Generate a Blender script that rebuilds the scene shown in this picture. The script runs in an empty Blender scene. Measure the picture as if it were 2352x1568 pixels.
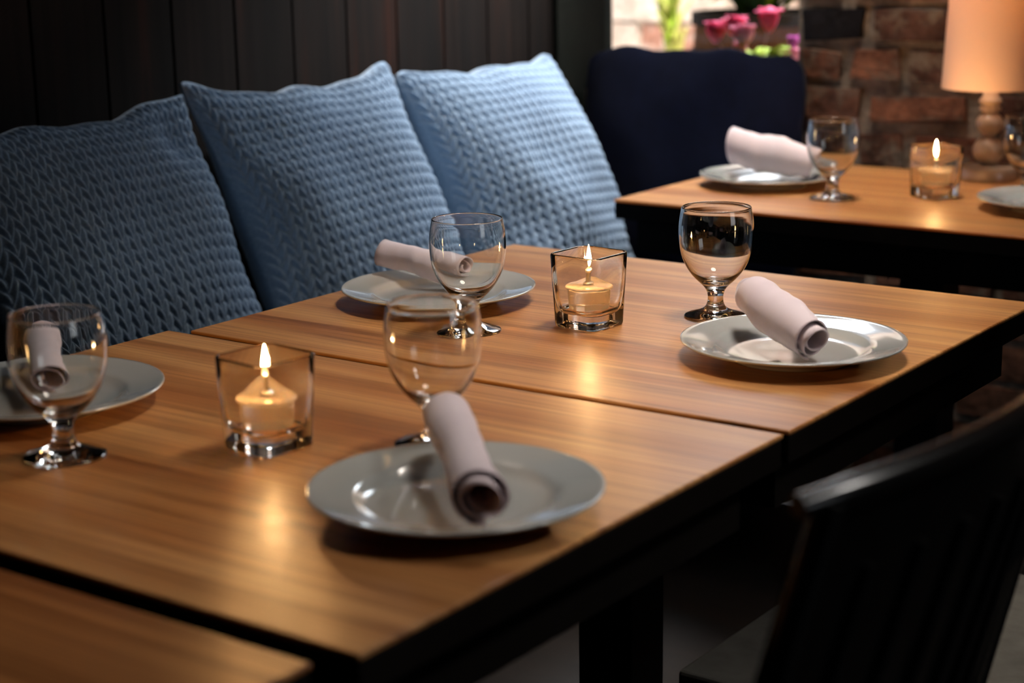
import bpy, bmesh, math, random
import numpy as np
from mathutils import Vector, Matrix
random.seed(7)
rng = np.random.default_rng(11)
scene = bpy.context.scene
PI = math.pi
TZ = 0.75                                   # height of the dining table tops

# ------------------------------------------------------------------ camera
cam_data = bpy.data.cameras.new('camera')
cam_data.sensor_width = 36.0
cam_data.lens = 4083.6 / 2352 * 36.0
cam_data.clip_start = 0.05
cam_data.dof.use_dof = True
cam_data.dof.focus_distance = 2.12
cam_data.dof.aperture_fstop = 3.7
cam = bpy.data.objects.new('camera', cam_data)
scene.collection.objects.link(cam)
_r = Vector((0.81349438, 0.58135503, -0.01591281))
_u = Vector((-0.12268001, 0.1982845, 0.97243657))
_f = Vector((-0.56848615, 0.7891195, -0.23262396))
_m = Matrix((_r, _u, -_f)).transposed().to_4x4()
_m.translation = Vector((0, 0, TZ + 0.4811))
cam.matrix_world = _m
scene.camera = cam

# ------------------------------------------------------------------ render look
scene.view_settings.view_transform = 'Standard'
scene.view_settings.look = 'None'
scene.view_settings.exposure = 0.0
scene.view_settings.gamma = 1.0
scene.view_settings.use_curve_mapping = False
cy = scene.cycles
cy.use_denoising = True
cy.max_bounces = 14
cy.transmission_bounces = 12
cy.transparent_max_bounces = 16
cy.glossy_bounces = 5
cy.diffuse_bounces = 3
cy.sample_clamp_indirect = 18.0
cy.caustics_reflective = False
cy.caustics_refractive = True
cy.blur_glossy = 0.3

# ------------------------------------------------------------------ world and lights
world = bpy.data.worlds.new('world')
scene.world = world
world.use_nodes = True
world.node_tree.nodes['Background'].inputs[0].default_value = (0.62, 0.75, 1.0, 1)
world.node_tree.nodes['Background'].inputs[1].default_value = 0.8


def light(name, kind, loc, aim, power, color, size=None, caustic=False, **kw):
    d = bpy.data.lights.new(name, kind)
    d.energy = power
    d.color = color
    if kind == 'AREA':
        d.shape = kw.get('shape', 'DISK')
        d.size = size
        if 'size_y' in kw:
            d.size_y = kw['size_y']
        if 'spread' in kw:
            d.spread = kw['spread']
    elif kind == 'SUN':
        d.angle = size
    else:
        d.shadow_soft_size = size
    d.cycles.is_caustics_light = caustic
    o = bpy.data.objects.new(name, d)
    scene.collection.objects.link(o)
    o.location = loc
    if aim is not None:
        o.rotation_euler = (Vector(aim) - Vector(loc)).to_track_quat('-Z', 'Y').to_euler()
    return o


# daylight falling into the courtyard behind the window
light('courtyard_daylight', 'AREA', (-1.75, 4.60, 2.4), (-1.85, 2.6, 1.1), 95, (0.84, 0.92, 1.0), 1.5,
      shape='RECTANGLE', size_y=1.3)
light('courtyard_skylight', 'AREA', (-1.85, 4.2, 3.0), (-1.85, 3.9, 0.8), 130, (0.88, 0.94, 1.0), 1.2,
      shape='RECTANGLE', size_y=0.8)
light('sun', 'SUN', (-1, 2, 5), (-1.25, 2.45, 3.65), 5.2, (1.0, 0.93, 0.82), 0.02)
# ceiling spots over the tables
light('ceiling_spot', 'AREA', (-0.88, 2.0, 2.45), (-0.98, 1.78, 0.75), 4.2, (1.0, 0.90, 0.80), 0.42, spread=math.radians(66))
light('ceiling_spot', 'AREA', (-1.42, 2.82, 2.45), (-1.46, 2.85, 0.75), 5.4, (1.0, 0.90, 0.80), 0.42, spread=math.radians(62))
# cool spotlight over the far table, turned onto the last pillow
cs = light('cool_spot', 'SPOT', (-1.55, 3.20, 1.85), (-2.05, 2.84, 1.12), 160, (1.0, 0.98, 0.96), 0.05)
cs.data.spot_size = math.radians(63)
cs.data.spot_blend = 1.0
# neutral lamp over the aisle, glinting on the chair backs
light('aisle_light', 'AREA', (0.7, 1.9, 2.3), (-0.30, 1.30, 0.8), 1.2, (1.0, 0.95, 0.9), 0.3, spread=math.radians(44))
# added fill light, out of view, just inside the windowless right wall
light('right_wall_fill', 'AREA', (3.12, 1.3, 1.55), (-1.0, 1.3, 0.9), 9, (0.90, 0.95, 1.0), 1.1, shape='RECTANGLE', size_y=1.2)


# ------------------------------------------------------------------ node helpers
def mat(name):
    m = bpy.data.materials.new(name)
    m.use_nodes = True
    nt = m.node_tree
    b = nt.nodes['Principled BSDF']
    return m, nt, b


def setp(b, **kw):
    names = {'color': 'Base Color', 'rough': 'Roughness', 'metal': 'Metallic', 'trans': 'Transmission Weight',
             'ior': 'IOR', 'spec': 'Specular IOR Level', 'coat': 'Coat Weight', 'coat_rough': 'Coat Roughness',
             'sheen': 'Sheen Weight', 'sheen_rough': 'Sheen Roughness', 'ecol': 'Emission Color',
             'estr': 'Emission Strength', 'sss': 'Subsurface Weight'}
    for k, v in kw.items():
        if k in ('color', 'ecol'):
            v = (*v, 1)
        b.inputs[names[k]].default_value = v


def node(nt, kind, **props):
    n = nt.nodes.new(kind)
    for k, v in props.items():
        setattr(n, k, v)
    return n


def ramp(nt, fac, stops):
    r = node(nt, 'ShaderNodeValToRGB')
    el = r.color_ramp.elements
    while len(el) < len(stops):
        el.new(0.5)
    for e, (p, c) in zip(el, stops):
        e.position = p
        e.color = (*c, 1)
    nt.links.new(fac, r.inputs[0])
    return r.outputs[0]


def coords(nt, scale=(1, 1, 1), loc=(0, 0, 0), kind='Object'):
    tc = node(nt, 'ShaderNodeTexCoord')
    mp = node(nt, 'ShaderNodeMapping')
    mp.inputs['Scale'].default_value = scale
    mp.inputs['Location'].default_value = loc
    nt.links.new(tc.outputs[kind], mp.inputs[0])
    return mp.outputs[0]


def noise(nt, vec, scale=5, detail=3, rough=0.5, dist=0.0):
    n = node(nt, 'ShaderNodeTexNoise')
    n.inputs['Scale'].default_value = scale
    n.inputs['Detail'].default_value = detail
    n.inputs['Roughness'].default_value = rough
    n.inputs['Distortion'].default_value = dist
    nt.links.new(vec, n.inputs['Vector'])
    return n.outputs[0]


def mix(nt, fac, a, b, mode='MIX'):
    m = node(nt, 'ShaderNodeMix', data_type='RGBA', blend_type=mode)
    for sock, v in ((m.inputs[0], fac), (m.inputs[6], a), (m.inputs[7], b)):
        if isinstance(v, (int, float)):
            sock.default_value = v
        elif isinstance(v, tuple):
            sock.default_value = (*v, 1)
        else:
            nt.links.new(v, sock)
    return m.outputs[2]


def bump(nt, b, height, strength=0.3, dist=0.002):
    n = node(nt, 'ShaderNodeBump')
    n.inputs['Strength'].default_value = strength
    n.inputs['Distance'].default_value = dist
    nt.links.new(height, n.inputs['Height'])
    nt.links.new(n.outputs[0], b.inputs['Normal'])


def simple(name, color, rough=0.5, **kw):
    m, nt, b = mat(name)
    setp(b, color=color, rough=rough, **kw)
    v = coords(nt)
    n = noise(nt, v, 30, 3)
    c = ramp(nt, n, [(0.3, tuple(x * 0.82 for x in color)), (0.7, tuple(min(1, x * 1.15) for x in color))])
    nt.links.new(c, b.inputs['Base Color'])
    return m


def wood_top(name, seed):
    m, nt, b = mat(name)
    v = coords(nt, (1, 1, 1), (seed * 3.1, seed * 1.7, 0))
    # glued staves about 9 cm wide running across the table
    stretch = coords(nt, (0.55, 11.0, 4), (seed * 2.3, seed * 5.1, 0))
    broad = noise(nt, stretch, 1.0, 2, 0.45)
    streak_v = coords(nt, (1.1, 42, 8), (seed * 1.3, seed, 0))
    streak = noise(nt, streak_v, 1.0, 4, 0.6, 0.25)
    fine_v = coords(nt, (3.0, 330, 40), (seed, seed * 2, 0))
    fine = noise(nt, fine_v, 1.0, 2, 0.5)
    base = ramp(nt, broad, [(0.30, (0.33, 0.125, 0.036)), (0.44, (0.46, 0.205, 0.068)), (0.56, (0.56, 0.29, 0.108)),
                            (0.70, (0.38, 0.155, 0.048))])
    st = ramp(nt, streak, [(0.30, (0.42, 0.30, 0.22)), (0.46, (0.86, 0.80, 0.74)), (0.62, (1.0, 1.0, 1.0)),
                           (0.8, (1.12, 1.08, 1.0))])
    c1 = mix(nt, 0.85, base, st, 'MULTIPLY')
    fn = ramp(nt, fine, [(0.33, (0.52, 0.42, 0.34)), (0.55, (1, 1, 1)), (0.75, (1.15, 1.12, 1.06))])
    c2 = mix(nt, 0.75, c1, fn, 'MULTIPLY')
    kn_v = coords(nt, (2.2, 9, 2), (seed * 4.2, seed * 0.7, 0))
    kn = noise(nt, kn_v, 1.6, 2, 0.4, 0.4)
    kr = ramp(nt, kn, [(0.66, (1, 1, 1)), (0.76, (0.62, 0.46, 0.36))])
    c3 = mix(nt, 1.0, c2, kr, 'MULTIPLY')
    nt.links.new(c3, b.inputs['Base Color'])
    rr = node(nt, 'ShaderNodeMapRange')
    rr.inputs[3].default_value = 0.28
    rr.inputs[4].default_value = 0.43
    nt.links.new(streak, rr.inputs[0])
    nt.links.new(rr.outputs[0], b.inputs['Roughness'])
    setp(b, spec=0.35)
    bump(nt, b, fine, 0.12, 0.0006)
    return m


def glass_mat(name, tint=(1, 1, 1), ior=1.5):
    m = bpy.data.materials.new(name)
    m.use_nodes = True
    nt = m.node_tree
    nt.nodes.remove(nt.nodes['Principled BSDF'])
    g = node(nt, 'ShaderNodeBsdfGlass')
    g.inputs['Color'].default_value = (*tint, 1)
    g.inputs['Roughness'].default_value = 0.0
    g.inputs['IOR'].default_value = ior
    nt.links.new(g.outputs[0], nt.nodes['Material Output'].inputs[0])
    return m


M = {}
M['glass'] = glass_mat('clear_glass', (0.985, 0.99, 0.985), 1.5)
M['thick_glass'] = glass_mat('thick_glass', (0.985, 0.978, 0.962), 1.5)
M['cup'] = glass_mat('clear_cup', (0.97, 0.95, 0.92), 1.35)
_nt = M['cup'].node_tree
_gl = [n for n in _nt.nodes if n.type == 'BSDF_GLASS'][0]
_tl = node(_nt, 'ShaderNodeBsdfTranslucent')
_tl.inputs[0].default_value = (0.95, 0.78, 0.55, 1)
_df = node(_nt, 'ShaderNodeBsdfDiffuse')
_df.inputs[0].default_value = (0.95, 0.78, 0.55, 1)
_m1 = node(_nt, 'ShaderNodeMixShader')
_m2 = node(_nt, 'ShaderNodeMixShader')
_m2.inputs[0].default_value = 0.28
_nt.links.new(_tl.outputs[0], _m1.inputs[1])
_nt.links.new(_df.outputs[0], _m1.inputs[2])
_nt.links.new(_gl.outputs[0], _m2.inputs[1])
_nt.links.new(_m1.outputs[0], _m2.inputs[2])
_nt.links.new(_m2.outputs[0], _nt.nodes['Material Output'].inputs[0])

m, nt, b = mat('window_pane')
nt.nodes.remove(b)
tr = node(nt, 'ShaderNodeBsdfTransparent')
gl = node(nt, 'ShaderNodeBsdfGlossy')
gl.inputs['Roughness'].default_value = 0.02
fr = node(nt, 'ShaderNodeFresnel')
fr.inputs[0].default_value = 1.18          # low-reflection glazing
ms = node(nt, 'ShaderNodeMixShader')
nt.links.new(fr.outputs[0], ms.inputs[0])
nt.links.new(tr.outputs[0], ms.inputs[1])
nt.links.new(gl.outputs[0], ms.inputs[2])
nt.links.new(ms.outputs[0], nt.nodes['Material Output'].inputs[0])
M['pane'] = m

m, nt, b = mat('stoneware')
setp(b, color=(0.42, 0.425, 0.41), rough=0.10, spec=0.5, coat=0.7, coat_rough=0.03)
n = noise(nt, coords(nt), 9, 3)
nt.links.new(ramp(nt, n, [(0.3, (0.38, 0.395, 0.385)), (0.7, (0.42, 0.435, 0.425))]), b.inputs['Base Color'])
M['plate'] = m

m, nt, b = mat('napkin_cotton')
setp(b, rough=0.95, spec=0.1, sheen=0.25)
n = noise(nt, coords(nt), 14, 3)
nt.links.new(ramp(nt, n, [(0.3, (0.72, 0.60, 0.635)), (0.7, (0.80, 0.68, 0.71))]), b.inputs['Base Color'])
wv = noise(nt, coords(nt, (900, 900, 900)), 1, 1)
bump(nt, b, wv, 0.25, 0.0004)
M['napkin'] = m

m, nt, b = mat('blue_knit')
setp(b, rough=0.9, spec=0.15, sheen=0.35, sheen_rough=0.4)
fz = noise(nt, coords(nt), 260, 3, 0.6)
lo = noise(nt, coords(nt), 7, 2)
c1 = ramp(nt, fz, [(0.3, (0.17, 0.25, 0.345)), (0.7, (0.285, 0.375, 0.485))])
c2 = ramp(nt, lo, [(0.3, (0.88, 0.88, 0.9)), (0.7, (1.08, 1.06, 1.05))])
nt.links.new(mix(nt, 1.0, c1, c2, 'MULTIPLY'), b.inputs['Base Color'])
bump(nt, b, fz, 0.4, 0.001)
M['knit'] = m

M['navy'] = simple('navy_velvet', (0.005, 0.007, 0.022), 0.85, sheen=0.06, spec=0.1)
M['bench'] = simple('charcoal_upholstery', (0.012, 0.012, 0.014), 0.85, spec=0.15)
M['black_wood'] = simple('black_lacquer', (0.003, 0.003, 0.003), 0.2, spec=0.5)
M['black_metal'] = simple('black_metal', (0.004, 0.004, 0.005), 0.45, spec=0.2)
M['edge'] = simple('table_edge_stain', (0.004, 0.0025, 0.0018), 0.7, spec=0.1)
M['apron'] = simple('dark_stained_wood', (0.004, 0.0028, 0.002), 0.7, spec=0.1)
M['seat_grey'] = simple('grey_seat', (0.12, 0.112, 0.098), 0.85, spec=0.1)
M['frame'] = simple('window_frame_paint', (0.004, 0.005, 0.0035), 0.8, spec=0.08)
M['wick'] = simple('wick_metal', (0.55, 0.50, 0.42), 0.35, metal=0.8)
M['lamp_wood'] = simple('lamp_turned_wood', (0.40, 0.29, 0.21), 0.28, coat=0.4)
M['barrel'] = simple('barrel_oak', (0.13, 0.058, 0.025), 0.8, spec=0.05)
M['barrel_dark'] = simple('barrel_hoop_iron', (0.03, 0.022, 0.016), 0.7, spec=0.08)
M['soil'] = simple('potting_soil', (0.03, 0.018, 0.01), 0.95)
M['leaf'] = simple('green_leaf', (0.30, 0.42, 0.02), 0.5)
M['leaf_pale'] = simple('pale_leaf', (0.62, 0.62, 0.16), 0.5)
M['leaf_dark'] = simple('dark_leaf', (0.05, 0.12, 0.025), 0.5)


def petal(name, col):
    m, nt, b = mat(name)
    setp(b, color=col, rough=0.6, spec=0.2)
    t = node(nt, 'ShaderNodeBsdfTranslucent')
    t.inputs[0].default_value = (*col, 1)
    ms_ = node(nt, 'ShaderNodeMixShader')
    ms_.inputs[0].default_value = 0.5
    nt.links.new(b.outputs[0], ms_.inputs[1])
    nt.links.new(t.outputs[0], ms_.inputs[2])
    nt.links.new(ms_.outputs[0], nt.nodes['Material Output'].inputs[0])
    return m


M['petal'] = petal('pink_petal', (1.0, 0.25, 0.42))
M['petal_pale'] = petal('pale_pink_petal', (1.0, 0.50, 0.62))
M['petal_violet'] = petal('violet_petal', (0.85, 0.20, 0.65))
M['stem'] = simple('stem_red', (0.30, 0.12, 0.06), 0.6)
M['pot'] = simple('terracotta', (0.35, 0.13, 0.06), 0.8)
M['ceiling'] = simple('dark_ceiling', (0.01, 0.009, 0.008), 0.9)
M['side_wall'] = simple('dark_plaster', (0.012, 0.010, 0.009), 0.9)
M['grout'] = simple('courtyard_render', (0.60, 0.50, 0.40), 0.9)

# flame
m = bpy.data.materials.new('flame')
m.use_nodes = True
nt = m.node_tree
nt.nodes.remove(nt.nodes['Principled BSDF'])
em = node(nt, 'ShaderNodeEmission')
em.inputs[0].default_value = (1.0, 0.60, 0.24, 1)
em.inputs[1].default_value = 55
tr = node(nt, 'ShaderNodeBsdfTransparent')
ad = node(nt, 'ShaderNodeAddShader')
nt.links.new(em.outputs[0], ad.inputs[0])
nt.links.new(tr.outputs[0], ad.inputs[1])
nt.links.new(ad.outputs[0], nt.nodes['Material Output'].inputs[0])
M['flame'] = m

m = bpy.data.materials.new('lamp_bulb')
m.use_nodes = True
nt = m.node_tree
nt.nodes.remove(nt.nodes['Principled BSDF'])
em = node(nt, 'ShaderNodeEmission')
em.inputs[0].default_value = (1.0, 0.62, 0.28, 1)
em.inputs[1].default_value = 4
nt.links.new(em.outputs[0], nt.nodes['Material Output'].inputs[0])
M['bulb'] = m

# lamp shade: linen that lets part of the bulb's light through
m, nt, b = mat('shade_linen')
setp(b, color=(0.72, 0.56, 0.48), rough=0.9, spec=0.1)
tl = node(nt, 'ShaderNodeBsdfTranslucent')
tl.inputs[0].default_value = (0.80, 0.55, 0.32, 1)
ms = node(nt, 'ShaderNodeMixShader')
ms.inputs[0].default_value = 0.34
nt.links.new(b.outputs[0], ms.inputs[1])
nt.links.new(tl.outputs[0], ms.inputs[2])
nt.links.new(ms.outputs[0], nt.nodes['Material Output'].inputs[0])
M['shade'] = m

# dark vertical boards of the wall behind the bench
m, nt, b = mat('dark_panelling')
setp(b, rough=0.8, spec=0.08)
bv = noise(nt, coords(nt, (2, 9, 0.7)), 2.0, 3, 0.6)
gv = noise(nt, coords(nt, (5, 70, 1.2)), 1.0, 3, 0.6)
c1 = ramp(nt, bv, [(0.35, (0.004, 0.0033, 0.003)), (0.58, (0.008, 0.005, 0.004)), (0.75, (0.035, 0.011, 0.006))])
c2 = ramp(nt, gv, [(0.35, (0.5, 0.45, 0.4)), (0.65, (1.1, 1.1, 1.1))])
nt.links.new(mix(nt, 1.0, c1, c2, 'MULTIPLY'), b.inputs['Base Color'])
M['panel'] = m

m, nt, b = mat('floor_boards')
setp(b, rough=0.5)
n = noise(nt, coords(nt, (1, 12, 1)), 2, 4, 0.6)
nt.links.new(ramp(nt, n, [(0.3, (0.008, 0.006, 0.005)), (0.7, (0.018, 0.012, 0.009))]), b.inputs['Base Color'])
M['floor'] = m


# bricks: the colour of each brick is carried by the mesh, broken up by stains
def brick_material(name, stain_dark, smear):
    m, nt, b = mat(name)
    setp(b, rough=0.9, spec=0.15)
    at = node(nt, 'ShaderNodeAttribute', attribute_name='brick_colour')
    v = coords(nt)
    n1 = noise(nt, v, 11, 4, 0.6)
    n2 = noise(nt, v, 60, 4, 0.6)
    c1 = mix(nt, 1.0, at.outputs[0], ramp(nt, n1, [(0.35, stain_dark), (0.62, (1.15, 1.12, 1.1))]), 'MULTIPLY')
    c2 = mix(nt, 1.0, c1, ramp(nt, n2, [(0.3, (0.65, 0.65, 0.65)), (0.7, (1.2, 1.2, 1.2))]), 'MULTIPLY')
    n3 = noise(nt, v, 16, 5, 0.65, 0.3)
    rv = node(nt, 'ShaderNodeValToRGB')
    rv.color_ramp.elements[0].position = 0.52
    rv.color_ramp.elements[0].color = (0, 0, 0, 1)
    rv.color_ramp.elements[1].position = 0.66
    rv.color_ramp.elements[1].color = (0.85, 0.85, 0.85, 1)
    nt.links.new(n3, rv.inputs[0])
    gt = node(nt, 'ShaderNodeMath', operation='GREATER_THAN')
    nt.links.new(at.outputs['Fac'], gt.inputs[0])
    gt.inputs[1].default_value = 0.02
    ml = node(nt, 'ShaderNodeMath', operation='MULTIPLY')
    nt.links.new(gt.outputs[0], ml.inputs[0])
    nt.links.new(rv.outputs[0], ml.inputs[1])
    nt.links.new(mix(nt, ml.outputs[0], c2, smear), b.inputs['Base Color'])
    bump(nt, b, n2, 0.8, 0.006)
    return m


M['brick'] = brick_material('old_brick', (0.40, 0.40, 0.43), (0.17, 0.135, 0.10))
M['pale_brick'] = brick_material('courtyard_brick', (0.80, 0.74, 0.70), (0.80, 0.70, 0.60))

# ------------------------------------------------------------------ object helpers
LINK = scene.collection.objects.link


def tag(o, label=None, cat=None, group=None, kind=None):
    if label:
        o['label'] = label
    if cat:
        o['category'] = cat
    if group:
        o['group'] = group
    if kind:
        o['kind'] = kind
    return o


def empty(name, loc=(0, 0, 0), rz=0.0):
    o = bpy.data.objects.new(name, None)
    o.empty_display_size = 0.05
    o.location = loc
    o.rotation_euler = (0, 0, rz)
    LINK(o)
    return o


def build(name, bm, material, parent=None, smooth=True, recalc=True, sharp=None):
    if recalc:
        bmesh.ops.recalc_face_normals(bm, faces=bm.faces[:])
    me = bpy.data.meshes.new(name)
    bm.to_mesh(me)
    bm.free()
    for p in me.polygons:
        p.use_smooth = smooth
    me.materials.append(material)
    if sharp:
        me.set_sharp_from_angle(angle=math.radians(sharp))
    o = bpy.data.objects.new(name, me)
    LINK(o)
    if parent:
        o.parent = parent
    return o


def bevel(o, w=0.003, seg=2):
    md = o.modifiers.new('bevel', 'BEVEL')
    md.width = w
    md.segments = seg
    md.limit_method = 'ANGLE'
    return o


def add_box(bm, x0, x1, y0, y1, z0, z1):
    vs = [bm.verts.new((x, y, z)) for x in (x0, x1) for y in (y0, y1) for z in (z0, z1)]
    q = [(0, 1, 3, 2), (4, 6, 7, 5), (0, 4, 5, 1), (2, 3, 7, 6), (0, 2, 6, 4), (1, 5, 7, 3)]
    return [bm.faces.new([vs[i] for i in f]) for f in q]


def box(name, x0, x1, y0, y1, z0, z1, material, parent=None, bev=0.0):
    bm = bmesh.new()
    add_box(bm, x0, x1, y0, y1, z0, z1)
    o = build(name, bm, material, parent, smooth=False)
    if bev:
        bevel(o, bev)
    return o


def add_lathe(bm, prof, seg=64, cx=0, cy=0, cz=0, closed=True):
    """profile [(r, z)]; r == 0 gives a pole"""
    rings = []
    for r, z in prof:
        if r < 1e-7:
            rings.append([bm.verts.new((cx, cy, cz + z))])
        else:
            rings.append([bm.verts.new((cx + r * math.cos(2 * PI * k / seg), cy + r * math.sin(2 * PI * k / seg), cz + z))
                          for k in range(seg)])
    pairs = list(zip(rings, rings[1:]))
    for a, b_ in pairs:
        if len(a) == 1 and len(b_) == 1:
            continue
        for k in range(seg):
            k2 = (k + 1) % seg
            if len(a) == 1:
                bm.faces.new((a[0], b_[k], b_[k2]))
            elif len(b_) == 1:
                bm.faces.new((a[k], b_[0], a[k2]))
            else:
                bm.faces.new((a[k], b_[k], b_[k2], a[k2]))


def smooth_profile(pts, n=4):
    """Catmull-Rom through the points"""
    P = [Vector(p) for p in pts]
    out = []
    for i in range(len(P) - 1):
        p0, p1, p2, p3 = P[max(i - 1, 0)], P[i], P[i + 1], P[min(i + 2, len(P) - 1)]
        for k in range(n):
            t = k / n
            out.append(0.5 * ((2 * p1) + (p2 - p0) * t + (2 * p0 - 5 * p1 + 4 * p2 - p3) * t * t
                              + (3 * p1 - p0 - 3 * p2 + p3) * t ** 3))
    out.append(P[-1])
    return [(max(0.0, v[0]), v[1]) if len(v) == 2 else v for v in out]


def add_tube(bm, pts, rad, seg=10, cap=True):
    pts = [Vector(p) for p in pts]
    rads = rad if isinstance(rad, (list, tuple)) else [rad] * len(pts)
    prev = None
    rings = []
    up = Vector((0, 0, 1))
    for i, p in enumerate(pts):
        d = (pts[min(i + 1, len(pts) - 1)] - pts[max(i - 1, 0)]).normalized()
        if prev is None:
            a = d.cross(up)
            if a.length < 0.05:
                a = d.cross(Vector((1, 0, 0)))
        else:
            a = prev - d * prev.dot(d)
        a.normalize()
        prev = a
        b_ = d.cross(a)
        rings.append([bm.verts.new(p + (a * math.cos(2 * PI * k / seg) + b_ * math.sin(2 * PI * k / seg)) * rads[i])
                      for k in range(seg)])
    for r0, r1 in zip(rings, rings[1:]):
        for k in range(seg):
            bm.faces.new((r0[k], r1[k], r1[(k + 1) % seg], r0[(k + 1) % seg]))
    if cap:
        bm.faces.new(rings[0][::-1])
        bm.faces.new(rings[-1])


def tube(name, pts, rad, material, parent=None, seg=12):
    bm = bmesh.new()
    add_tube(bm, pts, rad, seg)
    return build(name, bm, material, parent, sharp=50)


def copy_tree(o, parent=None):
    c = o.copy()
    LINK(c)
    if parent:
        c.parent = parent
    for ch in list(o.children):
        copy_tree(ch, c)
    return c


def caster(o):
    o.cycles.is_caustics_caster = True


# ------------------------------------------------------------------ the room
XL, YB = -2.17, 3.28                        # wall behind the bench, wall with the window
WX0, WX1, WZ0, WZ1 = -2.17, -1.642, 0.86, 2.15
tag(box('floor', XL, 3.2, -3, YB, -0.05, 0, M['floor']), kind='structure')
tag(box('ceiling', XL - 0.1, 3.2, -3, YB + 0.15, 2.8, 2.9, M['ceiling']), kind='structure')
tag(box('wall_right', 3.2, 3.3, -3, YB, -0.05, 2.9, M['side_wall']), kind='structure')
tag(box('wall_front', XL, 3.3, -3.1, -3, -0.05, 2.9, M['side_wall']), kind='structure')

bm = bmesh.new()
add_box(bm, XL - 0.1, XL - 0.012, -3, YB + 0.12, -0.05, 2.85)
y = -3.0
k = 0
while y < YB - 0.01:
    w = min(0.145, YB - y)
    add_box(bm, XL - 0.012, XL, y + 0.003, y + w - 0.003, 0, 2.8)
    y += w
wl = tag(build('wall_left', bm, M['panel'], smooth=False), kind='structure')


def brick_wall(name, x0, x1, z0, z1, yface, depth, row, hole, material, mortar_col, palette, special=None,
               run=0.235, joint=0.016, seed=3, zoff=0.0):
    """one solid wall mesh: a mortar body with a skin of separate rough bricks"""
    r = random.Random(seed)
    bm = bmesh.new()
    lay = bm.loops.layers.float_color.new('brick_colour')

    def paint(faces, col):
        for f in faces:
            for l in f.loops:
                l[lay] = (*col, 1)
    blocks = [(x0, x1, z0, z1)] if not hole else [
        (x0, hole[0], z0, z1), (hole[1], x1, z0, z1), (hole[0], hole[1], z0, hole[2]), (hole[0], hole[1], hole[3], z1)]
    for a in blocks:
        if a[1] - a[0] > 1e-4 and a[3] - a[2] > 1e-4:
            paint(add_box(bm, a[0], a[1], yface + 0.006, yface + depth, a[2], a[3]), mortar_col)
    z = z0 + zoff
    j = 0
    while z < z1:
        x = (hole[1] if hole else x0)
        cells = []
        # to the right of the opening
        first = True
        xx = x
        while xx < x1:
            w = run * r.uniform(0.85, 1.1) * (0.5 if (first and j % 2) else (0.72 if first else 1.0))
            if not first and r.random() < 0.3:
                w *= 0.5
            cells.append((xx, xx + w))
            xx += w
            first = False
        if hole:
            xx = x0
            while xx < hole[0]:
                w = run * r.uniform(0.8, 1.1)
                cells.append((xx, min(xx + w, hole[0])))
                xx += w
            if z + row < hole[2] or z > hole[3]:
                xx = hole[0]
                while xx < hole[1]:
                    w = run * r.uniform(0.8, 1.0)
                    cells.append((xx, min(xx + w, hole[1])))
                    xx += w
        for i, (a, b2) in enumerate(cells):
            g = joint * r.uniform(0.35, 0.75)
            h0, h1 = z + joint * r.uniform(0.3, 0.8), z + row - joint * r.uniform(0.1, 0.5)
            if a + g > min(b2 - g, x1) - 0.01:
                continue
            col = palette[r.randrange(len(palette))]
            if special:
                for (sx, sz, scol) in special:
                    if a < sx < b2 and z < sz < z + row:
                        col = scol
            t = r.uniform(0.0, 0.008)
            n0 = len(bm.verts)
            fs = add_box(bm, a + g, min(b2 - g, x1), yface - t, yface + 0.02, h0, min(h1, z1))
            for v in {v for f in fs for v in f.verts}:
                v.co.x += r.uniform(-0.007, 0.007)
                v.co.z += r.uniform(-0.006, 0.006)
            paint(fs, col)
        z += row
        j += 1
    return build(name, bm, material, smooth=False)


pal = [(0.24, 0.085, 0.045), (0.14, 0.055, 0.032), (0.24, 0.11, 0.066), (0.16, 0.075, 0.048), (0.09, 0.045, 0.032),
       (0.22, 0.095, 0.055)]
wb = brick_wall('wall_back', XL, 3.2, 0.0, 2.85, YB, 0.12, 0.0805, (WX0, WX1, WZ0, WZ1), M['brick'],
                (0.25, 0.205, 0.16), pal, special=[(-1.56, 1.005, (0.012, 0.011, 0.013)), (-1.60, 1.005, (0.012, 0.011, 0.013))],
                zoff=0.005, joint=0.026)
bevel(wb, 0.009, 2)
tag(wb, kind='structure')

# window: frame, pane and sill stand in the opening of the back wall
bm = bmesh.new()
add_box(bm, XL, XL + 0.012, YB - 0.10, YB + 0.12, 0.48, WZ1 + 0.05)

add_box(bm, WX0, WX1, YB + 0.01, YB + 0.12, WZ1 - 0.04, WZ1)
add_box(bm, WX0, WX1, YB + 0.01, YB + 0.12, WZ0, WZ0 + 0.012)
wf = tag(build('window_1', bm, M['frame'], smooth=False), kind='structure')
bevel(wf, 0.003)
pn = box('pane', WX0 + 0.012, WX1, YB + 0.085, YB + 0.089, WZ0 + 0.02, WZ1 - 0.04, M['pane'], wf)

bm = bmesh.new()
for a in ((0.70, 0.76, 0.90, 2.2), (1.84, 1.90, 0.90, 2.2), (0.70, 1.90, 0.90, 0.95), (0.70, 1.90, 2.15, 2.2)):
    add_box(bm, 3.13, 3.2, a[0], a[1], a[2], a[3])
tag(build('fill_light_frame', bm, M['frame'], smooth=False), kind='structure')  # frame added around the fill light; the wall behind has no opening

# ------------------------------------------------------------------ courtyard behind the window
tag(box('trim_1', -3.6, 0.2, YB + 0.12, 5.0, -0.3, 0.48, M['grout']), kind='structure')
cw = brick_wall('wall_courtyard', -4.2, 0.4, 0.48, 2.2, 4.75, 0.12, 0.085, None, M['pale_brick'], (0.80, 0.72, 0.62),
                [(0.66, 0.45, 0.36), (0.50, 0.26, 0.19), (0.80, 0.66, 0.56), (0.74, 0.56, 0.46), (0.82, 0.70, 0.60)],
                seed=9, joint=0.02)
tag(cw, kind='structure')
tag(box('trim_2', -2.3, -1.35, YB + 0.12, YB + 0.30, 0.48, 0.84, M['grout']), kind='structure')

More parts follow.
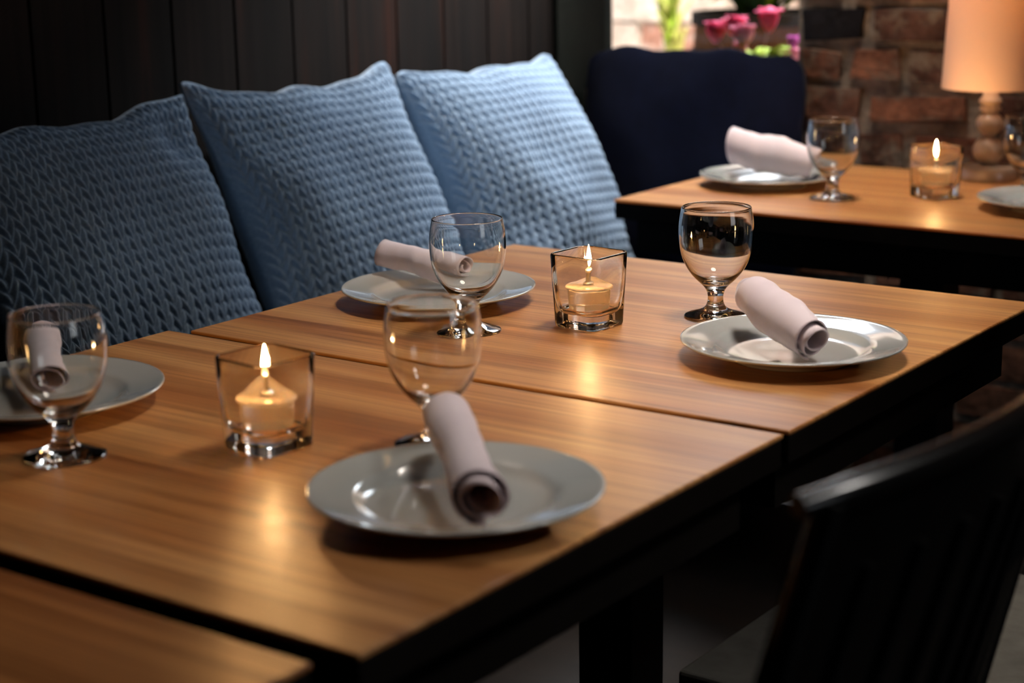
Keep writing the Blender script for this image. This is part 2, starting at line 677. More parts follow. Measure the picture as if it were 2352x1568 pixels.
# barrel planter with leafy greens
br = empty('barrel_planter', (-2.08, 3.95, 0.48))
tag(br, 'dark brown wooden barrel planter with iron hoops outside the window', 'planter')
bm = bmesh.new()
add_lathe(bm, [(0, 0), (0.125, 0), (0.150, 0.12), (0.165, 0.25), (0.168, 0.36), (0.160, 0.47), (0.155, 0.50), (0.142, 0.50),
               (0.142, 0.46), (0, 0.46)], 40)
build('barrel_body', bm, M['barrel'], br, sharp=40)
for z0, z1, rr0 in ((0.485, 0.515, 0.168), (0.40, 0.425, 0.171), (0.20, 0.24, 0.167), (0.06, 0.09, 0.146)):
    bm = bmesh.new()
    add_lathe(bm, [(rr0 - 0.014, z0), (rr0, z0), (rr0, z1), (rr0 - 0.014, z1), (rr0 - 0.014, z0)], 40)
    build('hoop', bm, M['barrel_dark'], br, sharp=40)
bm = bmesh.new()
add_lathe(bm, [(0, 0.461), (0.141, 0.461), (0.141, 0.475), (0.07, 0.49), (0, 0.495)], 24)
build('soil', bm, M['soil'], br)


def add_leaf(bm, base, tip, width, curl=0.15, n=7, up=Vector((0, 0, 1)), thick=0.0008):
    base, tip = Vector(base), Vector(tip)
    d = tip - base
    side = d.cross(up)
    if side.length < 1e-4:
        side = Vector((1, 0, 0))
    side.normalize()
    nrm = side.cross(d).normalized()
    top, bot = [], []
    for i in range(n + 1):
        t = i / n
        c = base + d * t + nrm * (math.sin(PI * t) * curl * d.length)
        w = width * (math.sin(PI * min(1, t * 0.92 + 0.06)) ** 0.8) * 0.5
        row = []
        for s in (-1, 0, 1):
            row.append(c + side * (w * s) + nrm * (abs(s) * w * 0.35))
        top.append([bm.verts.new(p + nrm * thick) for p in row])
        bot.append([bm.verts.new(p - nrm * thick) for p in row])
    for i in range(n):
        for k in (0, 1):
            bm.faces.new((top[i][k], top[i][k + 1], top[i + 1][k + 1], top[i + 1][k]))
            bm.faces.new((bot[i][k], bot[i + 1][k], bot[i + 1][k + 1], bot[i][k + 1]))
        bm.faces.new((top[i][0], top[i + 1][0], bot[i + 1][0], bot[i][0]))
        bm.faces.new((top[i][2], bot[i][2], bot[i + 1][2], top[i + 1][2]))
    bm.faces.new((top[0][0], bot[0][0], bot[0][1], top[0][1]))
    bm.faces.new((top[0][1], bot[0][1], bot[0][2], top[0][2]))
    bm.faces.new((top[n][0], top[n][1], bot[n][1], bot[n][0]))
    bm.faces.new((top[n][1], top[n][2], bot[n][2], bot[n][1]))


gr = empty('leafy_plant', (-2.08, 3.95, 0.985))
tag(gr, 'broad-leaved green plant growing in the barrel planter', 'plant')
for mname, cnt, wd in (('leaf_dark', 26, 0.05), ('leaf', 16, 0.045), ('leaf_pale', 3, 0.035)):
    bm = bmesh.new()
    for i in range(cnt):
        a = random.uniform(0, 2 * PI)
        r1 = random.uniform(0.01, 0.05)
        L = random.uniform(0.12, 0.26)
        el = random.uniform(0.1, 1.2)
        b0 = Vector((math.cos(a) * r1, math.sin(a) * r1, 0.0))
        add_leaf(bm, b0, b0 + Vector((math.cos(a) * math.cos(el), math.sin(a) * math.cos(el), math.sin(el))) * L, wd, 0.2)
    build('foliage', bm, M[mname], gr)

gp = empty('garden_shrub', (-2.63, 4.45, 0.48))
tag(gp, 'tall sunlit yellow-green plant against the courtyard brick wall', 'plant')
for mname, cnt in (('leaf_pale', 46), ('leaf', 18)):
    bm = bmesh.new()
    for i in range(cnt):
        z = random.uniform(0.0, 0.75)
        a = random.uniform(0, 2 * PI)
        b0 = Vector((random.uniform(-0.02, 0.02), random.uniform(-0.02, 0.02), z))
        L = random.uniform(0.08, 0.14)
        add_leaf(bm, b0, b0 + Vector((math.cos(a) * L * 0.35, math.sin(a) * L * 0.35, L)), 0.03, 0.1)
    build('foliage', bm, M[mname], gp)
bm = bmesh.new()
for i in range(4):
    add_tube(bm, [(0.01 * i - 0.015, 0, 0), (0.012 * i - 0.02, 0.01, 0.4), (0.015 * i - 0.02, 0, 0.78)], 0.004, 6)
build('stem', bm, M['leaf_pale'], gp)

# pink cyclamen standing on the ledge outside the window
cyp = empty('potted_cyclamen', (-1.86, 3.50, 0.84))
tag(cyp, 'pink flowering cyclamen on the ledge outside the window', 'flower')
bm = bmesh.new()
add_lathe(bm, [(0, 0), (0.045, 0), (0.058, 0.055), (0.062, 0.055), (0.062, 0.068), (0.052, 0.068), (0.050, 0.056), (0, 0.056)], 28)
build('pot', bm, M['pot'], cyp, sharp=40)
blooms = [(-1.948, 3.49, 0.967, 'petal', 0.032), (-1.924, 3.52, 0.980, 'petal_pale', 0.026), (-1.898, 3.49, 0.981, 'petal', 0.032),
          (-1.868, 3.47, 0.962, 'petal_pale', 0.034), (-1.890, 3.50, 0.930, 'petal_pale', 0.024), (-1.821, 3.50, 0.994, 'petal', 0.036),
          (-1.762, 3.50, 0.953, 'petal_violet', 0.018), (-1.766, 3.52, 0.925, 'petal_pale', 0.018)]
for (bx, by, bz, mt, s) in blooms:
    loc = Vector((bx, by, bz)) - Vector(cyp.location)
    bm = bmesh.new()
    add_tube(bm, [(0.02 * random.uniform(-1, 1), 0, 0.05), (loc.x * 0.6, loc.y * 0.6, loc.z * 0.55), loc], [0.0022, 0.002, 0.0018], 6)
    build('stem', bm, M['stem'], cyp)
    bm = bmesh.new()
    for k in range(9):
        a = 2 * PI * k / 9 + random.uniform(-0.2, 0.2)
        d = Vector((math.cos(a) * 0.42, math.sin(a) * 0.42, random.uniform(0.45, 1.0))).normalized()
        add_leaf(bm, loc - Vector((0, 0, s * 0.5)), loc - Vector((0, 0, s * 0.5)) + d * s * 1.65, s * 1.2, 0.34, 5)
    build('blossom', bm, M[mt], cyp)
bm = bmesh.new()
for k in range(16):
    a = 2 * PI * k / 16 + random.uniform(-0.15, 0.15)
    L = random.uniform(0.05, 0.10)
    st = Vector((math.cos(a) * 0.02, math.sin(a) * 0.02, 0.058))
    add_leaf(bm, st, st + Vector((math.cos(a) * L, math.sin(a) * L * 0.8, random.uniform(0.012, 0.042))), 0.045, 0.2)
add_leaf(bm, (0.03, 0.0, 0.055), (0.085, -0.01, 0.112), 0.034, 0.12)
build('foliage', bm, M['leaf'], cyp)


# ------------------------------------------------------------------ dining tables
def dining_table(x0, x1, y0, y1, seed, label):
    cx_, cy_ = (x0 + x1) / 2, (y0 + y1) / 2
    t = empty('dining_table', (cx_, cy_, 0))
    tag(t, label, 'table', 'dining tables in a row along the bench')
    hx, hy = (x1 - x0) / 2, (y1 - y0) / 2
    top = box('tabletop', -hx, hx, -hy, hy, TZ - 0.005, TZ, wood_top('pine_top_%d' % seed, seed), t)
    bevel(top, 0.002, 3)
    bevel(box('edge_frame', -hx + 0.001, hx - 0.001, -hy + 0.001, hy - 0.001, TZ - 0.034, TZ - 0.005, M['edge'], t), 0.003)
    top.cycles.is_caustics_receiver = True
    bm = bmesh.new()
    for a in ((-hx + 0.03, hx - 0.03, -hy + 0.03, -hy + 0.052), (-hx + 0.03, hx - 0.03, hy - 0.052, hy - 0.03),
              (-hx + 0.03, -hx + 0.052, -hy + 0.052, hy - 0.052), (hx - 0.052, hx - 0.03, -hy + 0.052, hy - 0.052)):
        add_box(bm, *a, TZ - 0.092, TZ - 0.032)
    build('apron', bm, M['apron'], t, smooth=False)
    bm = bmesh.new()
    add_box(bm, -0.04, 0.04, -0.04, 0.04, 0.02, TZ - 0.034)
    bevel(build('pedestal', bm, M['black_metal'], t, smooth=False), 0.003)
    bm = bmesh.new()
    add_box(bm, -0.25, 0.25, -0.03, 0.03, 0, 0.02)
    add_box(bm, -0.03, 0.03, -0.22, -0.03, 0, 0.02)
    add_box(bm, -0.03, 0.03, 0.03, 0.22, 0, 0.02)
    bevel(build('foot_plate', bm, M['black_metal'], t, smooth=False), 0.003)
    return t


TX0, TX1 = -1.541, -0.737
dining_table(-1.556, -0.755, 0.185, 0.8146, 1, 'nearest pine-topped table, bare, only its far corner in view')
dining_table(-1.565, TX1, 0.8417, 1.4612, 2, 'pine-topped table with blurred front plates and the nearer candle')
dining_table(TX0, TX1, 1.4733, 2.148, 3, 'pine-topped table with the sharply focused candle and two settings')
dining_table(-1.643, -0.72, 2.589, 3.185, 4, 'farthest pine-topped table, standing against the brick wall under the lamp')

# ------------------------------------------------------------------ bench
bn = empty('banquette_bench', (-1.89, 1.4, 0))
tag(bn, 'long charcoal upholstered bench along the dark wall behind the pillows', 'bench')
o = box('seat_cushion', -0.27, 0.24, -1.9, 1.87, 0.36, 0.47, M['bench'], bn)
bevel(o, 0.025, 4)
box('base', -0.27, 0.20, -1.9, 1.87, 0.0, 0.36, M['apron'], bn)


# ------------------------------------------------------------------ knitted pillows
def knit_height(U, V, w=0.0225, h=0.0215):
    """U, V in metres; chunky strands leaning left and right in turn"""
    cu = U / w
    col = np.floor(cu)
    fu = cu - col
    left = fu < 0.5
    a = np.where(left, fu * 2, (fu - 0.5) * 2)
    lean = 1.15
    ph = V / h + np.where(left, -a, a - 1) * lean
    fv = ph - np.floor(ph)
    across = np.sin(PI * np.clip(fv, 0, 1)) ** 0.8
    along = np.sin(PI * np.clip(a * 0.94 + 0.03, 0, 1)) ** 0.45
    return across * along


def pillow(loc, rz, lean, W, Hh, thick, seed, label, ears=(1, 1, 1, 1), mat_=None, knit=True, nu=420, name='throw_pillow',
           dents=(), cat='pillow', group='blue knitted pillows along the bench', roll=0.0, pinch=0.055):
    """standing square pillow, local x = width, y = thickness towards the room, z = height; origin at bottom middle"""
    r = np.random.default_rng(seed)
    nv = int(nu * Hh / W)
    s = np.linspace(-1, 1, nu)
    t = np.linspace(-1, 1, nv)
    S, T = np.meshgrid(s, t)
    # outline: sides drawn in between the corner ears
    Ro = 0.012 * (np.abs(S) ** 14) * (np.abs(T) ** 14)
    kx = 1 - pinch * (1 - T ** 2) ** 1.0 * np.abs(S) ** 2
    kz = 1 - pinch * (1 - S ** 2) ** 1.0 * np.abs(T) ** 2
    X = S * W / 2 * kx - np.sign(S) * Ro
    Z = T * Hh / 2 * kz - np.sign(T) * Ro
    w1, w2 = r.uniform(0, 6.28, 2)
    Z += 0.004 * np.sin(S * 7 + w1) * np.clip(T, 0, 1) ** 3 + 0.003 * np.sin(S * 13 + w2) * np.clip(T, 0, 1) ** 6
    X += 0.004 * np.sin(T * 6 + w2) * np.clip(S, 0, 1) ** 3
    # corner ears lengths
    for (sx, sz), e in zip(((-1, -1), (1, -1), (-1, 1), (1, 1)), ears):
        wgt = np.clip((1 + S * sx) / 2, 0, 1) ** 7 * np.clip((1 + T * sz) / 2, 0, 1) ** 7
        X += sx * (e - 1) * 0.03 * wgt
        if sz > 0:
            Z += sz * (e - 1) * 0.03 * wgt
    body = ((1 - np.abs(S) ** 2.4) * (1 - np.abs(T) ** 2.4)) ** 0.52
    Y = thick / 2 * body
    # fullness sinks to the lower half
    Y *= 1.0 - 0.12 * T
    for _ in range(5):
        fx, fz = r.uniform(0.8, 2.6, 2)
        p1, p2 = r.uniform(0, 6.28, 2)
        Y += 0.0035 * np.sin(fx * S * PI + p1) * np.sin(fz * T * PI + p2) * body
    for (dx, dz, rad, dep) in dents:
        Y -= dep * np.exp(-(((S - dx) ** 2 + (T - dz) ** 2) / rad ** 2))
    edge = np.clip((1 - np.maximum(np.abs(S), np.abs(T))) / 0.03, 0, 1)
    if knit:
        K = knit_height(S * W / 2 + 5, T * Hh / 2 + 5)
        Yf = Y + (K - 0.6) * 0.0105 * (0.25 + 0.75 * edge) + 0.001 * edge
    else:
        Yf = Y
    Yb = -Y * 0.8
    Yf = np.maximum(Yf, 0.004)
    bend = np.zeros_like(S)
    front = np.stack([X, -Yf + bend, Z + Hh / 2], -1).reshape(-1, 3)
    # coarser back
    st = 10 if knit else 4
    bi = sorted(set(list(range(0, nv, st)) + [nv - 1]))
    bj = sorted(set(list(range(0, nu, st)) + [nu - 1]))
    back = np.stack([X, -Yb + 0.004, Z + Hh / 2], -1)[np.ix_(bi, bj)]
    nb_i, nb_j = len(bi), len(bj)
    verts = np.concatenate([front, back.reshape(-1, 3)])
    idx = np.arange(nu * nv).reshape(nv, nu)
    f = np.stack([idx[:-1, :-1], idx[:-1, 1:], idx[1:, 1:], idx[1:, :-1]], -1).reshape(-1, 4)
    off = nu * nv
    idb = off + np.arange(nb_i * nb_j).reshape(nb_i, nb_j)
    fb = np.stack([idb[:-1, :-1], idb[1:, :-1], idb[1:, 1:], idb[:-1, 1:]], -1).reshape(-1, 4)
    faces = [f, fb]
    # seam strips joining the fine front to the coarse back
    polys = []
    for (fr, bk, fine_idx) in ((idx[0], idb[0], bj), (idx[-1], idb[-1], bj), (idx[:, 0], idb[:, 0], bi), (idx[:, -1], idb[:, -1], bi)):
        for k in range(len(bk) - 1):
            a, b_ = fine_idx[k], fine_idx[k + 1]
            polys.append(list(fr[a:b_ + 1]) + [bk[k + 1], bk[k]])
    quads = np.concatenate(faces)
    me = bpy.data.meshes.new(name)
    nq = len(quads)
    tot = nq * 4 + sum(len(p) for p in polys)
    me.vertices.add(len(verts))
    me.vertices.foreach_set('co', verts.astype(np.float32).ravel())
    me.loops.add(tot)
    me.loops.foreach_set('vertex_index', np.concatenate([quads.ravel(), np.array([i for p in polys for i in p])]).astype(np.int32))
    starts = list(range(0, nq * 4, 4))
    c = nq * 4
    for p in polys:
        starts.append(c)
        c += len(p)
    me.polygons.add(len(starts))
    me.polygons.foreach_set('loop_start', np.array(starts, dtype=np.int32))
    me.polygons.foreach_set('use_smooth', np.ones(len(starts), dtype=bool))
    me.update(calc_edges=True)
    me.validate()
    me.materials.append(mat_ or M['knit'])
    o = bpy.data.objects.new(name, me)
    LINK(o)
    o.location = loc
    # front (-y) is turned towards +x, then the pillow leans back against the wall
    o.rotation_euler = (lean, roll, rz)
    tag(o, label, cat, group)
    return o


R90 = math.radians(90)
LEAN = math.radians(-24)
pillow((-1.885, 1.765, 0.478), R90, LEAN, 0.48, 0.515, 0.20, 1, 'teal-blue knitted pillow nearest the camera at the left edge',
       ears=(1.0, 1.2, 1.0, 1.9), dents=((0.70, 0.70, 0.17, 0.022),))
pillow((-1.895, 2.292, 0.478), R90, LEAN, 0.485, 0.525, 0.21, 2, 'blue knitted pillow in the middle of the three',
       ears=(1.0, 1.2, 1.9, 1.7), dents=((-0.72, 0.6, 0.22, 0.015), (0.1, 0.8, 0.3, 0.008)))
pillow((-1.895, 2.812, 0.478), R90, LEAN, 0.49, 0.515, 0.25, 3, 'brightest blue knitted pillow, nearest the window',
       ears=(1.2, 2.6, 1.3, 1.2), dents=((0.86, -0.55, 0.14, 0.022), (-0.5, -0.35, 0.28, 0.016), (-0.2, 0.1, 0.2, 0.006)))
pillow((-1.868, 3.234, 0.482), 0.0, math.radians(-2), 0.51, 0.467, 0.075, 4, 'dark navy velvet cushion standing below the window',
       mat_=M['navy'], knit=False, nu=90, name='back_cushion', group=None, cat='cushion', pinch=-0.03)


# ------------------------------------------------------------------ tableware builders
def make_plate():
    bm = bmesh.new()
    prof = [(0.0, 0.0062), (0.030, 0.0060), (0.060, 0.0058), (0.0735, 0.0062), (0.0800, 0.0088), (0.0850, 0.0125), (0.0885, 0.0142),
            (0.0930, 0.0150), (0.1080, 0.0178), (0.1195, 0.0203), (0.1232, 0.0215), (0.1248, 0.0213), (0.1250, 0.0200), (0.1236, 0.0186),
            (0.1100, 0.0148), (0.0940, 0.0115), (0.0880, 0.0098), (0.0810, 0.0060), (0.0755, 0.0022), (0.0735, 0.0002), (0.0700, 0.0002),
            (0.0690, 0.0022), (0.0600, 0.0030), (0.0, 0.0030)]
    add_lathe(bm, prof, 96)
    o = build('dinner_plate', bm, M['plate'])
    o.cycles.is_caustics_receiver = True
    return o


def make_goblet():
    outer = [(0.0, 0.0006), (0.020, 0.0004), (0.0365, 0.0), (0.0380, 0.0008), (0.0378, 0.0022), (0.0330, 0.0042), (0.0250, 0.0066),
             (0.0170, 0.0096), (0.0122, 0.0135), (0.0100, 0.0185), (0.0094, 0.0235), (0.0100, 0.0290), (0.0122, 0.0345),
             (0.0165, 0.0400), (0.0240, 0.0470), (0.0318, 0.0560), (0.0378, 0.0660), (0.0420, 0.0770), (0.0444, 0.0890),
             (0.0455, 0.1010), (0.0455, 0.1110), (0.0446, 0.1220), (0.0430, 0.1310), (0.0424, 0.1345)]
    rim = [(0.0420, 0.1358), (0.0412, 0.1362), (0.0405, 0.1356)]
    inner = [(0.0408, 0.1340), (0.0430, 0.1220), (0.0440, 0.1110), (0.0440, 0.1010), (0.0429, 0.0890), (0.0404, 0.0775),
             (0.0358, 0.0670), (0.0290, 0.0570), (0.0205, 0.0495), (0.0120, 0.0455), (0.0050, 0.0442), (0.0, 0.0440)]
    prof = smooth_profile(outer, 3)[:-1] + smooth_profile([outer[-1]] + rim + [inner[0]], 2)[:-1] + smooth_profile(inner, 3)
    prof[0] = (0.0, prof[0][1])
    prof[-1] = (0.0, prof[-1][1])
    bm = bmesh.new()
    add_lathe(bm, prof, 72)
    o = build('water_goblet', bm, M['glass'])
    caster(o)
    return o


def rounded_ring(half, rad, z, n=10):
    pts = []
    for cx_, cy_, a0 in ((1, 1, 0), (-1, 1, PI / 2), (-1, -1, PI), (1, -1, 3 * PI / 2)):
        for k in range(n + 1):
            a = a0 + PI / 2 * k / n
            pts.append((cx_ * (half - rad) + rad * math.cos(a), cy_ * (half - rad) + rad * math.sin(a), z))
    return pts


def make_candle():
    root = empty('candle_holder')
    bm = bmesh.new()
    H_ = 0.089
    rings = [(0.018, 0.012, 0.0006), (0.0310, 0.0120, 0.0), (0.0325, 0.0125, 0.0012), (0.0330, 0.0127, 0.004), (0.0340, 0.0128, 0.03),
             (0.0355, 0.0130, 0.06), (0.0366, 0.0132, H_ - 0.002), (0.0361, 0.0128, H_ - 0.0005), (0.0350, 0.0120, H_),
             (0.0338, 0.0112, H_ - 0.0005), (0.0332, 0.0108, H_ - 0.002), (0.0318, 0.0112, 0.06), (0.0300, 0.0118, 0.035),
             (0.0286, 0.0126, 0.024), (0.0262, 0.0130, 0.0185), (0.0220, 0.0130, 0.0165), (0.0150, 0.0110, 0.016)]
    loops = []
    for h_, r_, z_ in rings:
        loops.append([bm.verts.new(p) for p in rounded_ring(h_, r_, z_)])
    for a, b_ in zip(loops, loops[1:]):
        n_ = len(a)
        for k in range(n_):
            bm.faces.new((a[k], b_[k], b_[(k + 1) % n_], a[(k + 1) % n_]))
    for lp, z_ in ((loops[0], 0.0006), (loops[-1], 0.016)):
        c = bm.verts.new((0, 0, z_))
        for k in range(len(lp)):
            bm.faces.new((lp[k], lp[(k + 1) % len(lp)], c))
    g = build('glass_holder', bm, M['thick_glass'], root)
    caster(g)
    # clear cup of fuel with a flat lid and the wick
    bm = bmesh.new()
    add_lathe(bm, [(0.0, 0.0190), (0.0215, 0.0190), (0.0235, 0.0205), (0.0240, 0.030), (0.0246, 0.044), (0.0272, 0.0458),
                   (0.0278, 0.0472), (0.0268, 0.0486), (0.0255, 0.0492), (0.0, 0.0492)], 48)
    cup = build('fuel_cup', bm, M['cup'], root, sharp=32)
    bm = bmesh.new()
    add_lathe(bm, [(0, 0.0494), (0.0060, 0.0494), (0.0060, 0.0515), (0.0030, 0.0530), (0.0028, 0.0600), (0.0042, 0.0606), (0.0042, 0.0622),
                   (0.0012, 0.0628), (0.0010, 0.0660), (0, 0.0665)], 20)
    build('wick_holder', bm, M['wick'], root, sharp=40)
    bm = bmesh.new()
    add_lathe(bm, smooth_profile([(0.0, 0.0645), (0.0018, 0.0655), (0.0034, 0.0700), (0.0039, 0.0750), (0.0033, 0.0820), (0.0020, 0.0900),
                                  (0.0007, 0.0965), (0.0, 0.0985)], 3), 20)
    build('flame', bm, M['flame'], root)
    return root


def make_napkin(name, p0, p1, rad, seed, label, taper=1.0, group='rolled cloth napkins on the plates', flat=0.9, sag=0.0):
    """rolled cloth; p0 = end near the viewer, p1 = far end (centres of the roll)"""
    p0, p1 = Vector(p0), Vector(p1)
    r = random.Random(seed)
    d = p1 - p0
    L = d.length
    d.normalize()
    side = d.cross(Vector((0, 0, 1))).normalized()
    up = side.cross(d)
    nl, turns, per = 34, 2.4, 44
    n = int(turns * per)
    bm = bmesh.new()
    ph = [r.uniform(0, 6.28) for _ in range(8)]
    ph[1] = -PI / 2 - turns * 2 * PI - 0.15
    grid = []
    for i in range(nl + 1):
        t = i / nl
        row = []
        endf = math.exp(-(t / 0.05)) + math.exp(-((1 - t) / 0.05))
        tw = 0.35 * math.sin(2.2 * t + ph[0])
        for k in range(n + 1):
            q = k / n
            a = q * turns * 2 * PI + tw + ph[1]
            rr0 = rad * (0.34 + 0.66 * q ** 0.8)
            wr = 1 + 0.035 * math.sin(3 * a * 0.5 + 9 * t + ph[2]) + 0.03 * math.sin(14 * t + ph[3] + a) * q + \
                0.02 * math.sin(31 * t + 2 * a + ph[4])
            shp = 1 + 0.10 * math.sin(5.5 * t + ph[5])
            rr = rr0 * wr * shp * (1 + (taper - 1) * t)
            # the layers slide a little at the ends
            ax = t * L + (0.008 * math.sin(a * 0.5 + ph[6]) + 0.005 * math.sin(a + ph[7])) * (1 - 2 * t) * endf
            p = p0 + d * ax + side * (rr * math.cos(a)) + up * (rr * math.sin(a) * flat) - Vector((0, 0, sag * math.sin(PI * t)))
            row.append(bm.verts.new(p))
        grid.append(row)
    for i in range(nl):
        for k in range(n):
            bm.faces.new((grid[i][k], grid[i + 1][k], grid[i + 1][k + 1], grid[i][k + 1]))
    o = build(name, bm, M['napkin'], recalc=False)
    md = o.modifiers.new('cloth', 'SOLIDIFY')
    md.thickness = 0.0016
    md.offset = 0
    tag(o, label, 'napkin', group)
    # put the origin at the roll's middle
    c = (p0 + p1) / 2
    o.data.transform(Matrix.Translation(-c))
    o.location = c
    return o


# ------------------------------------------------------------------ place settings
plate0 = make_plate()
plates = [((-0.867, 1.1203), 'blurred grey-white dinner plate in the foreground with a napkin pointing at the camera'),
          ((-1.3864, 1.7646), 'dinner plate by the pillows at the back left of the focused candle'),
          ((-0.869, 1.7403), 'sharp dinner plate near the aisle edge, right of the focused goblet'),
          ((-1.4232, 1.1479), 'dinner plate cut by the left edge, behind the left goblet'),
          ((-1.490, 2.872), 'dinner plate on the left end of the farthest table'),
          ((-0.959, 2.857), 'dinner plate on the farthest table, just entering at the right edge')]
for i, ((x, y), lab) in enumerate(plates):
    o = plate0 if i == 0 else copy_tree(plate0)
    o.location = (x, y, TZ)
    tag(o, lab, 'plate', 'dinner plates')

gob0 = make_goblet()
gobs = [((-1.264, 1.041), 'blurred empty goblet at the left edge in front of a plate'),
        ((-0.996, 1.257), 'empty goblet behind the front napkin, its foot hidden by the plate'),
        ((-1.251, 1.6498), 'empty goblet standing before the pillow-side plate on the middle table'),
        ((-1.0401, 1.871), 'sharp empty goblet between the focused candle and the aisle-side napkin'),
        ((-1.323, 2.785), 'empty goblet on the far table beside the white napkin'),
        ((-1.052, 2.985), 'goblet cut by the right edge, in front of the table lamp')]
for i, ((x, y), lab) in enumerate(gobs):
    o = gob0 if i == 0 else copy_tree(gob0)
    o.location = (x, y, TZ)
    o.rotation_euler = (0, 0, i * 0.7)
    tag(o, lab, 'goblet', 'empty water goblets')

can0 = make_candle()
cans = [((-1.125, 1.168), math.radians(-6), 'lit candle in blurred square glass holder, left of the front plate'),
        ((-1.147, 1.752), math.radians(-4), 'lit candle in sharp square glass holder in the middle of the table'),
        ((-1.178, 2.885), math.radians(-34), 'small lit candle in glass holder on the far table near the lamp')]
for i, ((x, y), rz, lab) in enumerate(cans):
    o = can0 if i == 0 else copy_tree(can0)
    o.location = (x, y, TZ)
    o.rotation_euler = (0, 0, rz)
    tag(o, lab, 'candle', 'lit candles in square glass holders')
    light('candle_flame', 'POINT', (x, y, TZ + 0.078), None, 7.0 if i < 2 else 3.0, (1.0, 0.52, 0.20), 0.007, caustic=True)

make_napkin('napkin_roll', (-0.786, 1.048, TZ + 0.044), (-0.940, 1.203, TZ + 0.056), 0.0240, 1,
            'blurred pale pink rolled napkin lying on the front plate', taper=0.84)
make_napkin('napkin_roll', (-0.815, 1.684, TZ + 0.036), (-0.940, 1.779, TZ + 0.057), 0.0262, 2,
            'sharp pale pink rolled napkin on the aisle-side plate', flat=0.95)
make_napkin('napkin_roll', (-1.382, 1.812, TZ + 0.031), (-1.502, 1.800, TZ + 0.047), 0.0215, 3,
            'white rolled napkin seen through a goblet near the pillows')
make_napkin('napkin_roll', (-1.383, 1.127, TZ + 0.031), (-1.500, 1.214, TZ + 0.050), 0.0225, 4,
            'rolled napkin seen through the left edge goblet')
make_napkin('napkin_roll', (-1.425, 2.918, TZ + 0.038), (-1.572, 2.900, TZ + 0.062), 0.0245, 5,
            'white rolled napkin humped up on the far left plate', taper=1.4, flat=1.15)

# ------------------------------------------------------------------ table lamp
lp = empty('table_lamp', (-1.178, 3.130, TZ))
tag(lp, 'turned wooden table lamp with a glowing linen shade by the brick wall', 'lamp')
bm = bmesh.new()
add_lathe(bm, [(0, 0), (0.050, 0), (0.053, 0.003), (0.053, 0.018), (0.050, 0.023), (0.030, 0.026), (0.0, 0.027)], 40)
build('lamp_base', bm, M['lamp_wood'], lp, sharp=40)
bm = bmesh.new()
ball = []
for k in range(13):
    a = -PI / 2 + PI * k / 12
    ball.append((max(0.012, 0.0285 * math.cos(a)), 0.052 + 0.0275 * math.sin(a)))
for k in range(13):
    a = -PI / 2 + PI * k / 12
    ball.append((max(0.012, 0.0245 * math.cos(a)), 0.101 + 0.022 * math.sin(a)))
ball += [(0.018, 0.124), (0.020, 0.128), (0.018, 0.132), (0.014, 0.134), (0.019, 0.138), (0.021, 0.142), (0.019, 0.146), (0.0145, 0.150),
         (0.013, 0.175), (0.010, 0.25), (0.0, 0.25)]
add_lathe(bm, [(0, 0.0265)] + ball, 36)
build('lamp_stem', bm, M['lamp_wood'], lp)
bm = bmesh.new()
add_lathe(bm, [(0.0885, 0.166), (0.0790, 0.365), (0.0780, 0.365), (0.0875, 0.166), (0.0885, 0.166)], 56)
build('lamp_shade', bm, M['shade'], lp, sharp=40)
bm = bmesh.new()
add_lathe(bm, smooth_profile([(0, 0.251), (0.010, 0.254), (0.012, 0.268), (0.020, 0.290), (0.020, 0.302), (0.0, 0.315)], 3), 24)
build('bulb', bm, M['bulb'], lp)
light('lamp_bulb_light', 'POINT', (-1.178, 3.130, TZ + 0.335), None, 0.85, (1.0, 0.62, 0.30), 0.02)


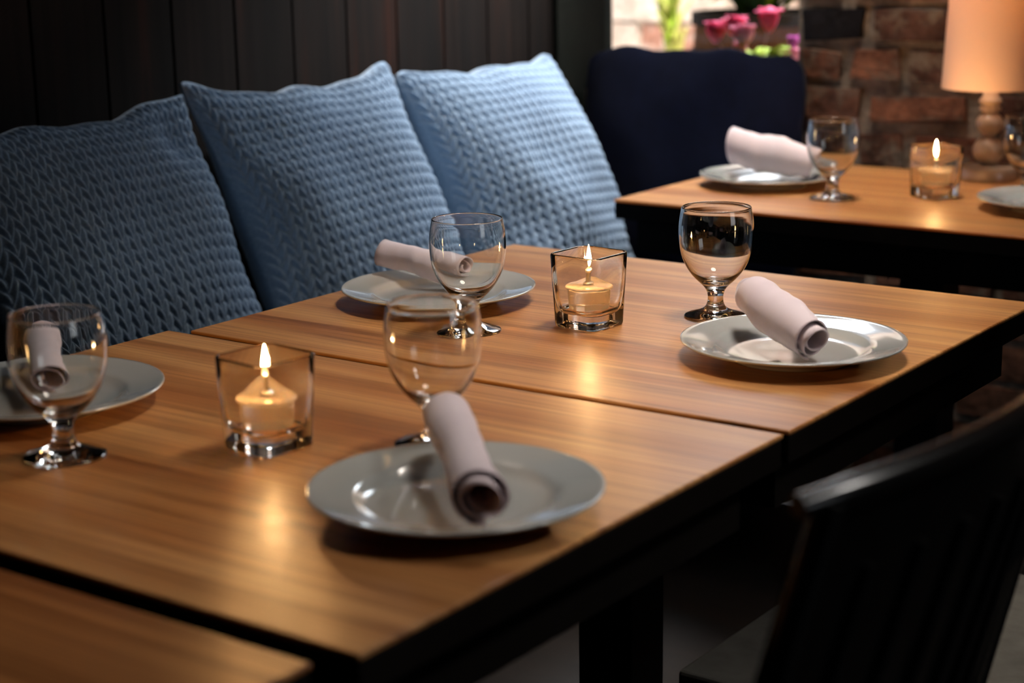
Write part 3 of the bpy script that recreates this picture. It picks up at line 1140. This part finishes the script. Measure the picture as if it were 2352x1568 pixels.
# ------------------------------------------------------------------ chairs
def make_chair():
    root = empty('spindle_chair')
    # local: seat faces -x, origin on the floor at the middle of the seat
    bm = bmesh.new()
    add_box(bm, -0.22, 0.20, -0.222, 0.252, 0.425, 0.45)
    bevel(build('seat', bm, M['black_wood'], root, smooth=False), 0.004, 2)
    for sx in (-1, 1):
        for sy in (-1, 1):
            tube('leg', [(sx * 0.20, sy * 0.20, 0), (sx * 0.16, sy * 0.16, 0.426)], [0.012, 0.017], M['black_wood'], root)
    for sy in (-1, 1):
        tube('stretcher', [(-0.187, sy * 0.187, 0.14), (0.187, sy * 0.187, 0.14)], 0.008, M['black_wood'], root)

    def rail(t):                                         # t from -1 to 1 along the curved top rail
        return Vector((0.245 + 0.050 * (1 - t * t), t * 0.245, 0.878 - 0.006 * t * t))
    bm = bmesh.new()
    pts = [rail(-1 + 2 * k / 24) for k in range(25)]
    add_tube(bm, pts, [0.0085 + 0.002 * min(1, 6 * (1 - abs(-1 + 2 * k / 24))) for k in range(25)], 14)
    build('top_rail', bm, M['black_wood'], root, sharp=60)
    # solid curved back panel below the rail, faced with rounded ribs
    bm = bmesh.new()
    fr, bk = [], []
    for k in range(25):
        t = -0.94 + 1.88 * k / 24
        cf, cb = [], []
        for i_ in range(7):
            h = i_ / 6
            top = rail(t)
            p = Vector((0.146 + 0.03 * (1 - t * t), t * (0.268 if t > 0 else 0.296), 0.447)).lerp(Vector((top.x, top.y, top.z)), h)
            cf.append(bm.verts.new(p + Vector((-0.005, 0, 0))))
            cb.append(bm.verts.new(p + Vector((0.005, 0, 0))))
        fr.append(cf)
        bk.append(cb)
    for k in range(24):
        for i_ in range(6):
            bm.faces.new((fr[k][i_], fr[k + 1][i_], fr[k + 1][i_ + 1], fr[k][i_ + 1]))
            bm.faces.new((bk[k][i_], bk[k][i_ + 1], bk[k + 1][i_ + 1], bk[k + 1][i_]))
        for i_ in (0, 6):
            bm.faces.new((fr[k][i_], bk[k][i_], bk[k + 1][i_], fr[k + 1][i_]))
    for k in (0, 24):
        for i_ in range(6):
            bm.faces.new((fr[k][i_], fr[k][i_ + 1], bk[k][i_ + 1], bk[k][i_]))
    build('back_panel', bm, M['black_wood'], root, sharp=50)
    for k in range(9):
        t = -0.92 + 1.84 * k / 8
        q = rail(t) + Vector((0.005, 0, 0))
        b0 = Vector((0.152 + 0.03 * (1 - t * t), t * (0.268 if t > 0 else 0.296), 0.449))
        name = 'back_post' if k in (0, 8) else 'spindle'
        rr_ = 0.011 if k in (0, 8) else 0.0065
        e = b0.lerp(q, 1.0 if k in (0, 8) else 0.86)
        tube(name, [b0, b0.lerp(e, 0.5), e], [rr_, rr_ * 1.1, rr_], M['black_wood'], root)
    return root


ch = make_chair()
ch.location = (-0.715, 1.198, 0)
tag(ch, 'black spindle-back chair with a highlight along its curved top rail', 'chair', 'chairs on the aisle side')
c2 = copy_tree(ch)
c2.location = (-0.667, 1.744, 0)
for part_ in c2.children:
    if part_.name.startswith('seat'):
        part_.data = part_.data.copy()
        part_.data.materials[0] = M['seat_grey']
        part_['label'] = 'grey seat'
tag(c2, 'chair under the middle table, only the corner of its grey seat showing', 'chair', 'chairs on the aisle side')
